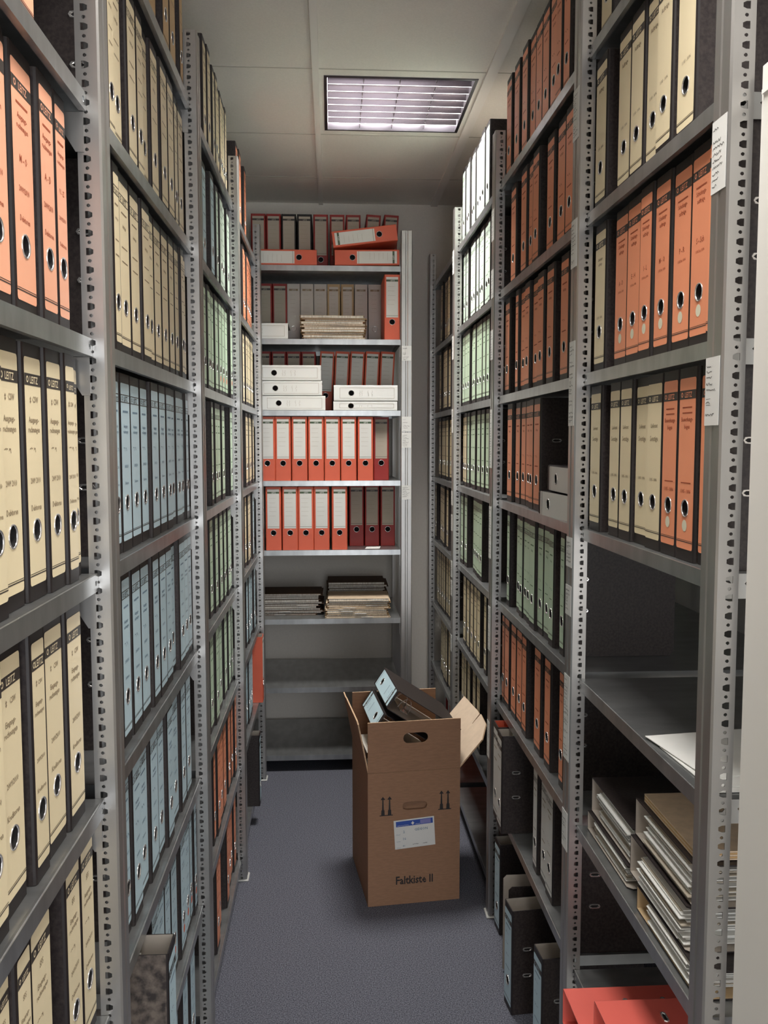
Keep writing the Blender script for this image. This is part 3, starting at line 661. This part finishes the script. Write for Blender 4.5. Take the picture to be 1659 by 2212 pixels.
def white_label(w):
    bm = bmesh.new(); h = (w-.022)/2
    for a, b, c, d in ((-h,h,.03,.031),(-h,h,.300,.301),(-h,-h+.001,.03,.30),(h-.001,h,.03,.30)): quad(bm, [(a,-.0006,c),(b,-.0006,c),(b,-.0006,d),(a,-.0006,d)], 0)
    rng = random.Random(3)
    for z in (.13,.14,.17,.19): squiggle(bm, -h*.5, h*.6, z, -.0006, .006, 0, rng, .0006)
    return mesh('spine_label', bm, ['ink_soft'])
WL = white_label(.074); WLn = white_label(.044)
z3 = LV[3]
for i, (cx, zz, w_) in enumerate([(-.184, .0008, .072),(-.200, .0738, .072),(-.205, .147, .076)]):
    lying(cx, YE+.010-.003*i, z3+zz, w_, 'white_cover', WL, 'white file lying flat, %s of three stacked at left, third shelf, end rack' % ['bottom','middle','top'][i], flip=1, paper=False)
for i, (cx, zz, w_) in enumerate([(.174, .0008, .046),(.176, .0478, .078)]):
    lying(cx, YE+.010-.004*i, z3+zz, w_, 'white_cover', WL if i else WLn, 'white file lying flat, %s of two stacked at right, third shelf, end rack' % ['lower','upper'][i], flip=1, paper=False)
lying(-.366, YE+.012, LV[2]+.0008, .078, 'white_cover', WL, 'white file lying flat at the left of the second shelf, end rack', flip=1, paper=False)
# --- folder stacks
def folder_mesh(L, D_, t, seed, kind):
    rng = random.Random(seed); bm = bmesh.new(); k = rng.uniform(.3, .7)
    box(bm, (0,0,0), (L,D_,.0009), 0); box(bm, (0,.002,t-.0009), (L-rng.uniform(0,.01),D_,t), 0); box(bm, (L*.02,.004,.0010), (L*.97,D_-.004,t-.0010), 1)
    tx = L*rng.uniform(.2,.7); box(bm, (tx,-.006,t*.4), (tx+.06,.001,t*.4+.0008), 2)
    return mesh('folder', bm, [kind, 'paper', 'sheet'])
def stack(x, y, z, n, L, D_, H, kinds, where, group, seed, skew=.012):
    rng = random.Random(seed); zz = z+.0006
    hs = [rng.uniform(.6,1.5) for _ in range(n)]; s = H/sum(hs)
    for i in range(n):
        t_ = hs[i]*s
        a = rng.uniform(-.02,.02)
        o = ob('card_folder', folder_mesh(L*rng.uniform(.93,1), D_, t_-.0006, seed+i, kinds[i % len(kinds)]), None, (x+rng.uniform(-skew,skew), y+rng.uniform(0,.014), zz), (0,0,a))
        tag(o, '%s %s card folder, %s from the bottom of the stack %s' % ('thick' if t_ > H/n else 'thin', {'manila':'brown','manila_pale':'buff','brown_folder':'dark brown'}[kinds[i % len(kinds)]], (ORD+['thirteenth','fourteenth'])[i], where), 'folder', group)
        zz += t_
stack(-.140, YE+.012, LV[2], 12, .33, .23, .118, ['manila_pale','manila','manila_pale'], 'on the second shelf', 'buff folders stacked on the end rack second shelf', 40)
stack(-.022, YE+.012, LV[6], 10, .335, .23, .100, ['manila_pale','manila_pale','manila'], 'at right, sixth shelf', 'folders stacked right on the end rack sixth shelf', 80)
stack(-.022, YE+.27, LV[6], 12, .330, .23, .140, ['brown_folder'], 'behind the buff ones', 'dark folders stacked behind on the sixth shelf', 120)
stack(-.375, YE+.10, LV[6], 11, .335, .23, .112, ['brown_folder'], 'at left, sixth shelf', 'folders stacked left on the end rack sixth shelf', 160)
# --- special files on the side racks
def std(x, y, z, w, yaw, text, lab, **k): return arch_file(w, (x, y, z), (0,0,yaw), text, lab, **k)
LB = label_mesh('b', .076, (((.252,'~',.012),(.228,'~2',.010),(.195,'~2',.010),(.160,'~2',.010),(.125,'~',.008)), None, 'solid'), 5)
LWt = label_mesh('w', .078, (((.24,'~',.010),(.20,'~',.010)), None, 'solid'), 6)
f0 = .001
GR = 'lever arch files standing on the floor'
std(.566, 2.928, f0, .072, -PI/2+.06, 'black lever arch file with blue label on the floor beside an upright', LB, sides=(1,), paper=False, mech=True, group=GR)
std(.519, 2.505, f0, .076, -PI/2+.10, 'open-topped black file with blue label on the floor, middle one at right', LB, sides=(1,), paper=False, mech=True, group=GR)
std(.550, 2.262, f0, .076, -PI/2+.08, 'open-topped black file with blue label on the floor, nearest at right', LB, sides=(1,), paper=False, mech=True, group=GR)
std(.825, 2.655, f0, .080, PI/2+.02, 'black file standing reversed on the floor with its open side outward', None, sides=(), paper=False, mech=True, ring=True, group=GR)
std(.536, 2.755, LV[7]+.001, .076, -PI/2, 'wide black file with white label jutting out above the floor files', LWt, sides=(1,), paper=True)
std(.540, 2.842, LV[7]+.001, .076, -PI/2, 'orange-lined black file with white label jutting out, seventh shelf, second right rack', LWt, inner='red_cover', paper=False)
std(-.300, 1.604, LV[7]+.001, .070, PI/2, 'marbled black file jutting out of the seventh shelf, second left rack', LB, sides=(), paper=False, mech=True, outer='marbled_board')
bm = bmesh.new(); box(bm, (-.02,.06,.15), (.018,.20,.292))
ob('paper_block', mesh('paper_block', bm, ['sheet']), bpy.data.objects[[o.name for o in bpy.data.objects if o.get('label','').startswith('marbled')][0]])
std(-.318, 3.855, LV[8]+.001, .070, PI/2, 'black file with blue label jutting out of the bottom shelf, farthest left rack', LB, paper=False, mech=True)
std(-.330, 4.240, LV[7]+.001, .078, PI/2, 'orange-red file with white label jutting out, seventh shelf, farthest left rack', SL, outer='red_cover')
std(.600, 4.60, LV[8]+.001, .078, -PI/2, 'red file on the bottom shelf of the farthest right rack', SL, outer='dark_red_cover')
std(.600, 4.45, LV[8]+.001, .078, -PI/2, 'bright red file on the bottom shelf of the farthest right rack', SL, outer='red_cover')
# two files lying at the near end of the fourth shelf, second right rack (spine outward, along y)
def lying_side(cy, x, z, w, text, lab, yaw=0, flip=1, **k):
    m = Matrix(((0, 1, 0), (0, 0, flip), (flip, 0, 0))).to_4x4()     # local z -> y, local y -> +x, local x -> z
    R_ = Matrix.Rotation(yaw, 4, 'Z') @ m
    c = R_ @ Vector((0, 0, BH/2))
    return arch_file(w, (0,0,0), (0,0,0), text, lab, mtx=Matrix.Translation(Vector((x, cy, z+w/2))-c) @ R_, **k)
LW2 = label_mesh('w', .074, (((.25,'~',.010),), None, 'open'), 8)
lying_side(2.232, .575, LV[4]+.001, .062, 'black file with white label lying flat under another, fourth shelf, second right rack', LW2, flip=-1, yaw=.06)
lying_side(2.210, .585, LV[4]+.0645, .070, 'black file with white label lying on another, fourth shelf, second right rack', LW2, flip=-1)
# green and red oddments at the far end of the fifth shelf, second right rack
std(.60, 2.975-.02, LV[5]+.001, .046, -PI/2, 'thin dark file at the far end of the fifth shelf, second right rack', label_mesh('w', .046, (((.24,'~',.008),), None, 'open'), 9))
# open-ended files stacked on the sixth shelf of the nearest right rack
def flat_file(ys, x, z, w, text, inner='inside_grey', tilt=0.0, fill=.8, seed=0, outer='black_board', Dw=BD):
    # local z -> +x (end faces the aisle), local y -> -y (spine is far), local x -> -z ... right handed
    m = Matrix(((0, 0, 1), (0, -1, 0), (1, 0, 0))).to_4x4()
    R_ = Matrix.Rotation(tilt, 4, 'X') @ m
    t = thing('lever_arch_file', text, 'file', group='open-ended files stacked on the sixth shelf')
    t.matrix_world = Matrix.Translation((x, ys, z+w/2)) @ R_
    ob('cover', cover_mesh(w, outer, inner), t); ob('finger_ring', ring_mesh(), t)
    rng = random.Random(seed); bm = bmesh.new(); n = 26; hx = w/2-.005
    for i in range(n):
        a = -hx+2*hx*fill*i/n; b = -hx+2*hx*fill*(i+.8)/n
        q = rng.uniform(0,.014); s = rng.uniform(-.002,.02)
        box(bm, (a, .045+rng.uniform(0,.02), q-.006+s*.5), (b, .262+rng.uniform(-.02,.008), .300), rng.choice([0,0,0,1]))
    ob('paper_block', mesh('loose_papers', bm, ['sheet','label_old']), t)
    return t
z6 = LV[6]
flat_file(1.965, .590, z6+.001, .046, 'flat black file at the bottom left of the open-ended stack, full of paper', seed=1, fill=1)
flat_file(1.955, .596, z6+.0485, .080, 'thick black file full of creased papers lying on the left of the stack', seed=2, fill=.9)
flat_file(1.612, .583, z6+.001, .048, 'tan-lined file at the bottom right of the open-ended stack', inner='tan_cover', seed=3, fill=.9)
flat_file(1.660, .585, z6+.0505, .078, 'black file with pale lining, middle right of the open-ended stack', seed=4, fill=.75)
flat_file(1.655, .592, z6+.130, .074, 'black file with pale papers on top right of the open-ended stack', seed=5, fill=.85)
bm = bmesh.new()
for i in range(5): box(bm, (0, 0, i*.0032), (.30-.004*i, .245, i*.0032+.0026), 1 if i in (1, 3) else 0)
tag(ob('folder_pile', mesh('folder_pile', bm, ['manila_pale', 'manila']), None, (.600, 1.385, z6+.2052), (0, 0, 0)), 'cream card folder lying on the topmost black file, sixth shelf, nearest right rack', 'folder')
# paper sheets on the fifth shelf of the nearest right rack
bm = bmesh.new()
for i, (a, b, c) in enumerate(((0, 0, .05), (.03, .02, -.08), (.0, .05, .14))):
    box(bm, (0, -.11, i*.0016), (.297, .10, i*.0016+.0012), 0, Matrix.Translation((a, b, 0)) @ Matrix.Rotation(c, 4, 'Z'))
tag(ob('paper_sheets', mesh('paper_sheets', bm, ['sheet']), None, (.590, 1.42, LV[5]+.0012)), 'loose white paper sheets at the near end of the empty fifth shelf, right', 'paper')
# red files on the seventh shelf of the nearest right rack, heads toward the aisle
def red_flat(ys, x, z, w, text, tilt=0):
    m = Matrix(((0, 0, 1), (0, -1, 0), (1, 0, 0))).to_4x4()
    t = thing('lever_arch_file', text, 'file', group='red files lying on the seventh shelf')
    t.matrix_world = Matrix.Translation((x, ys, z+w/2)) @ Matrix.Rotation(tilt, 4, 'X') @ m
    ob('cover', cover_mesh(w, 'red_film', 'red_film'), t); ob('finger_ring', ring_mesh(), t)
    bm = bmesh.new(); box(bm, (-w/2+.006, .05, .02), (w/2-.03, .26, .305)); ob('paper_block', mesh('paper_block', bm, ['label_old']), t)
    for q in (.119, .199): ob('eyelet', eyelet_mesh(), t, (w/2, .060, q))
red_flat(1.795, .492, LV[7]+.002, .078, 'red file lying flat with its end jutting out, farther of two red files')
red_flat(1.640, .512, LV[7]+.0815, .072, 'red file lying over another red file, nearest at lower right', tilt=.0)
# ------------------------------------------------------------------ cardboard box
def carton():
    ax = Vector((.339,.039,0)).normalized(); ay = Vector((-ax.y, ax.x, 0))
    mt = Matrix(((ax.x, ay.x, 0, .127), (ax.y, ay.y, 0, 3.103), (0, 0, 1, .001), (0,0,0,1)))
    W, D_, H, t = .342, .402, .497, .005
    T = thing('cardboard_box', 'open brown cardboard moving box full of files on the carpet', 'box', (.127, 3.103, 0))
    T.matrix_world = mt
    bm = bmesh.new()
    of = obround(.046, .0155)
    holed(bm, 0, W, .0, H, W/2+.002, .368, of, lambda x, z: (x, 0, z), 0, 28, wall=lambda x, z: (x, t, z))
    holed(bm, t, W-t, t, H, W/2+.002, .368, of, lambda x, z: (x, t, z), 1, 28)
    for a, b in (((0,D_-t,0),(W,D_,H)), ((0,t,0),(t,D_-t,H)), ((W-t,t,0),(W,D_-t,H)), ((t,t,0),(W-t,D_-t,t))): box(bm, a, b, 0)
    quad(bm, [(0,0,0),(W,0,0),(W,t,0),(0,t,0)], 0); quad(bm, [(0,0,H),(W,0,H),(W,t,H),(0,t,H)], 2)
    for X in (0, W): quad(bm, [(X,0,0),(X,t,0),(X,t,H),(X,0,H)], 0)
    b_ = ob('box_body', mesh('box_body', bm, ['cardboard','cardboard','cardboard_edge']), T)
    bm = bmesh.new(); box(bm, (W/2-.070, t+.012, .330), (W/2+.074, t+.016, .410)); ob('hand_hole_tab', mesh('hand_hole_tab', bm, ['cardboard']), b_)
    def flap(L, hh, hole, m, inner=1, cut=None, nm='flap'):
        bm = bmesh.new()
        if hole:
            holed(bm, 0, L, 0, hh, L/2+.004, hh*.66, obround(.046,.0195), lambda x, z: (x,0,z), 0, 28, wall=lambda x, z: (x,t,z))
            holed(bm, 0, L, 0, hh, L/2+.004, hh*.66, obround(.046,.0195), lambda x, z: (x,t,z), inner, 28)
            for a, b in (((0,0),(L,0)),((0,hh),(L,hh)),((0,0),(0,hh)),((L,0),(L,hh))): quad(bm, [(a[0],0,a[1]),(b[0],0,b[1]),(b[0],t,b[1]),(a[0],t,a[1])], 2)
        else:
            pts = cut or [(0,0),(L,0),(L,hh),(0,hh)]
            a = [bm.verts.new((x,0,z)) for x, z in pts]; b = [bm.verts.new((x,t,z)) for x, z in pts]
            bm.faces.new(a).material_index = 0; bm.faces.new(b).material_index = inner
            for i in range(len(pts)):
                j = (i+1) % len(pts); bm.faces.new([a[i],a[j],b[j],b[i]]).material_index = 2
        bm_me = mesh('box_flap', bm, ['cardboard','cardboard_in','cardboard_edge'])
        o = ob(nm, bm_me, T); o.matrix_local = m; return o
    RX = lambda a: Matrix.Rotation(a, 4, 'X'); RZ = lambda a: Matrix.Rotation(a, 4, 'Z'); TR = lambda *v: Matrix.Translation(v)
    flap(W, .186, True, TR(0,0,H+.001) @ RX(.02), inner=0)
    flap(W, .186, True, TR(W,D_,H+.001) @ RZ(PI) @ RX(-.02), inner=0, nm='flap')
    flap(D_-.004, .19, False, TR(0,D_,H+.001) @ RZ(-PI/2) @ RX(.19), inner=0, cut=[(0,0),(D_-.004,0),(D_-.006,.06),(D_-.010,.125),(D_-.018,.178),(D_-.03,.188),(.09,.19),(.05,.186),(0,.19)])
    flap(D_-.004, .19, False, TR(W,0,H+.001) @ RZ(PI/2) @ RX(.72), inner=1, cut=[(0,0),(D_-.004,0),(D_-.004,.19),(.20,.19),(.165,.186),(.160,.14),(.157,.14),(.155,.19),(.06,.178),(0,.130)])
    # printed marks
    bm = bmesh.new(); y = -.0006
    def arrow(x, z):
        quad(bm, [(x-.0035,y,z+.02),(x+.0035,y,z+.02),(x+.002,y,z+.062),(x-.002,y,z+.062)])
        quad(bm, [(x-.0065,y,z+.003),(x+.0065,y,z+.003),(x+.0055,y,z+.022),(x-.0055,y,z+.022)])
        bm.faces.new([bm.verts.new(p) for p in [(x-.0085,y,z+.060),(x+.0085,y,z+.060),(x,y,z+.072)]])
    bm.free()
    for xc, zc in ((.055,.337),(.272,.345)):
        for dx in (0, .0245):
            bm = bmesh.new(); arrow(xc+dx, zc); quad(bm, [(xc+dx-.0122,y,zc),(xc+dx+.0122,y,zc),(xc+dx+.0122,y,zc+.0032),(xc+dx-.0122,y,zc+.0032)])
            bmesh.ops.remove_doubles(bm, verts=bm.verts, dist=.001)
            ob('printed_arrow', mesh('printed_arrow', bm, ['ink']), b_)
    bm = bmesh.new()
    add_text(bm, 'Faltkiste II', .042, .172, .076, y, 0, .82)
    ob('printed_text', mesh('printed_text', bm, ['ink']), b_)
    bm = bmesh.new(); rr = .055
    def P(a, b, yy=-.0009): c, s = math.cos(rr), math.sin(rr); return (.100+a*c-b*s, yy, .208+a*s+b*c)
    def R4(a, b, c, d, mi, yy): quad(bm, [P(a,c,yy), P(b,c,yy), P(b,d,yy), P(a,d,yy)], mi)
    R4(0,.150,0,.108,0,-.0009); R4(.008,.145,.083,.103,1,-.0011); R4(.098,.137,.085,.101,2,-.0013)
    bm.faces.new([bm.verts.new(P(a,b,-.0014)) for a, b in ((.064,.092),(.070,.099),(.076,.092),(.070,.085))]).material_index = 0
    rng = random.Random(9); PQ = lambda a, b: P(a, b, -.0013)
    for a, b, z in ((.012,.055,.087),(.080,.096,.087)): squiggle(bm, a, b, z, 0, .003, 0, rng, .0008, PQ)
    add_text(bm, 'GIDEON', .013, .100, .062, 0, 3, 1.0, PQ)
    add_text(bm, '2', .013, .036, .058, 0, 3, 1.0, PQ); add_text(bm, '16', .013, .036, .032, 0, 3, 1.0, PQ); add_text(bm, '81', .009, .034, .007, 0, 3, 1.0, PQ)
    for z in (.054,.028,.004): squiggle(bm, .006, .022, z, 0, .003, 3, rng, .0008, PQ)
    for a, b in ((.066,.088),(.104,.120)): squiggle(bm, a, b, .012, 0, .004, 4, rng, .0010, PQ)
    ob('shipping_label', mesh('shipping_label', bm, ['label_plain','sticker_blue','sticker_violet','ink_blue','ink']), b_)
carton()
GB = 'black files with blue labels packed in the cardboard box'
LBX = label_mesh('b', .078, (((.252,'~',.012),(.225,'~2',.010),(.19,'~',.010)), None, 'solid'), 11)
_f1 = Vector((.187, 3.450, EYE-.925)); YL = (.76,.14,-.52); ZL = Vector((.10,-.99,-.02)).normalized()
def frame(o, xl, yl, zl, text, lab, w_=.078, **k):
    yl, zl = Vector(yl).normalized(), Vector(zl).normalized()
    yl = (yl-zl*yl.dot(zl)).normalized(); xl = yl.cross(zl)
    m = Matrix(((xl.x,yl.x,zl.x,o[0]),(xl.y,yl.y,zl.y,o[1]),(xl.z,yl.z,zl.z,o[2]),(0,0,0,1)))
    arch_file(w_, (0,0,0), (0,0,0), text, lab, mtx=m, group=GB, **k)
    return xl
xl = frame(_f1, None, YL, ZL, 'topmost black file poking up out of the cardboard box', LBX, paper=False, mech=True)
o2 = _f1+xl*.087+ZL*.318+Vector((0,0,-.012))
frame(o2, None, YL, -ZL, 'second black file below the topmost one in the cardboard box', LBX, paper=False, mech=True)
arch_file(.070, (.160, 3.165, .236), (0,0,.115), 'black file standing at the left wall inside the cardboard box', LBX, paper=True, group=GB)

# ------------------------------------------------------------------ the smallest far-off files become one object
def shrink(limit=300):
    bpy.context.view_layer.update()
    ci = cam.matrix_world.inverted()
    fs = []
    for o in list(bpy.data.objects):
        if o.parent is None and o.name.startswith('lever_arch_file'):
            q = []
            for p in ((-.5,0,0),(.5,0,0),(.5,0,1),(-.5,0,1)):
                v = ci @ (o.matrix_world @ Vector((p[0]*.078, 0, p[2]*BH))); q.append((v.x/-v.z, v.y/-v.z))
            a = abs(sum(q[i][0]*q[(i+1)%4][1]-q[(i+1)%4][0]*q[i][1] for i in range(4)))/2
            if 'back row' in o['label']: a *= .25
            fs.append((a, o))
    fs.sort(key=lambda t: -t[0])
    rest = [o for a, o in fs[limit:]]
    if not rest: return
    vs, faces, mi, mats = [], [], [], []
    for o in rest:
        for c in o.children:
            if c.type != 'MESH': continue
            mw = c.matrix_world; n0 = len(vs); vs += [tuple(mw @ v.co) for v in c.data.vertices]
            mp = []
            for m_ in c.data.materials:
                if m_ not in mats: mats.append(m_)
                mp.append(mats.index(m_))
            for p in c.data.polygons: faces.append([n0+k for k in p.vertices]); mi.append(mp[p.material_index])
    me = bpy.data.meshes.new('far_off_files'); me.from_pydata(vs, [], faces)
    for m_ in mats: me.materials.append(m_)
    me.polygons.foreach_set('material_index', mi); me.update()
    for o in rest:
        for c in list(o.children): bpy.data.objects.remove(c, do_unlink=True)
        bpy.data.objects.remove(o, do_unlink=True)
    o = ob('lever_arch_files', me); tag(o, 'the many small far-off lever arch files on the farthest racks', 'file', 'lever arch files on the racks'); o['kind'] = 'stuff'
shrink()
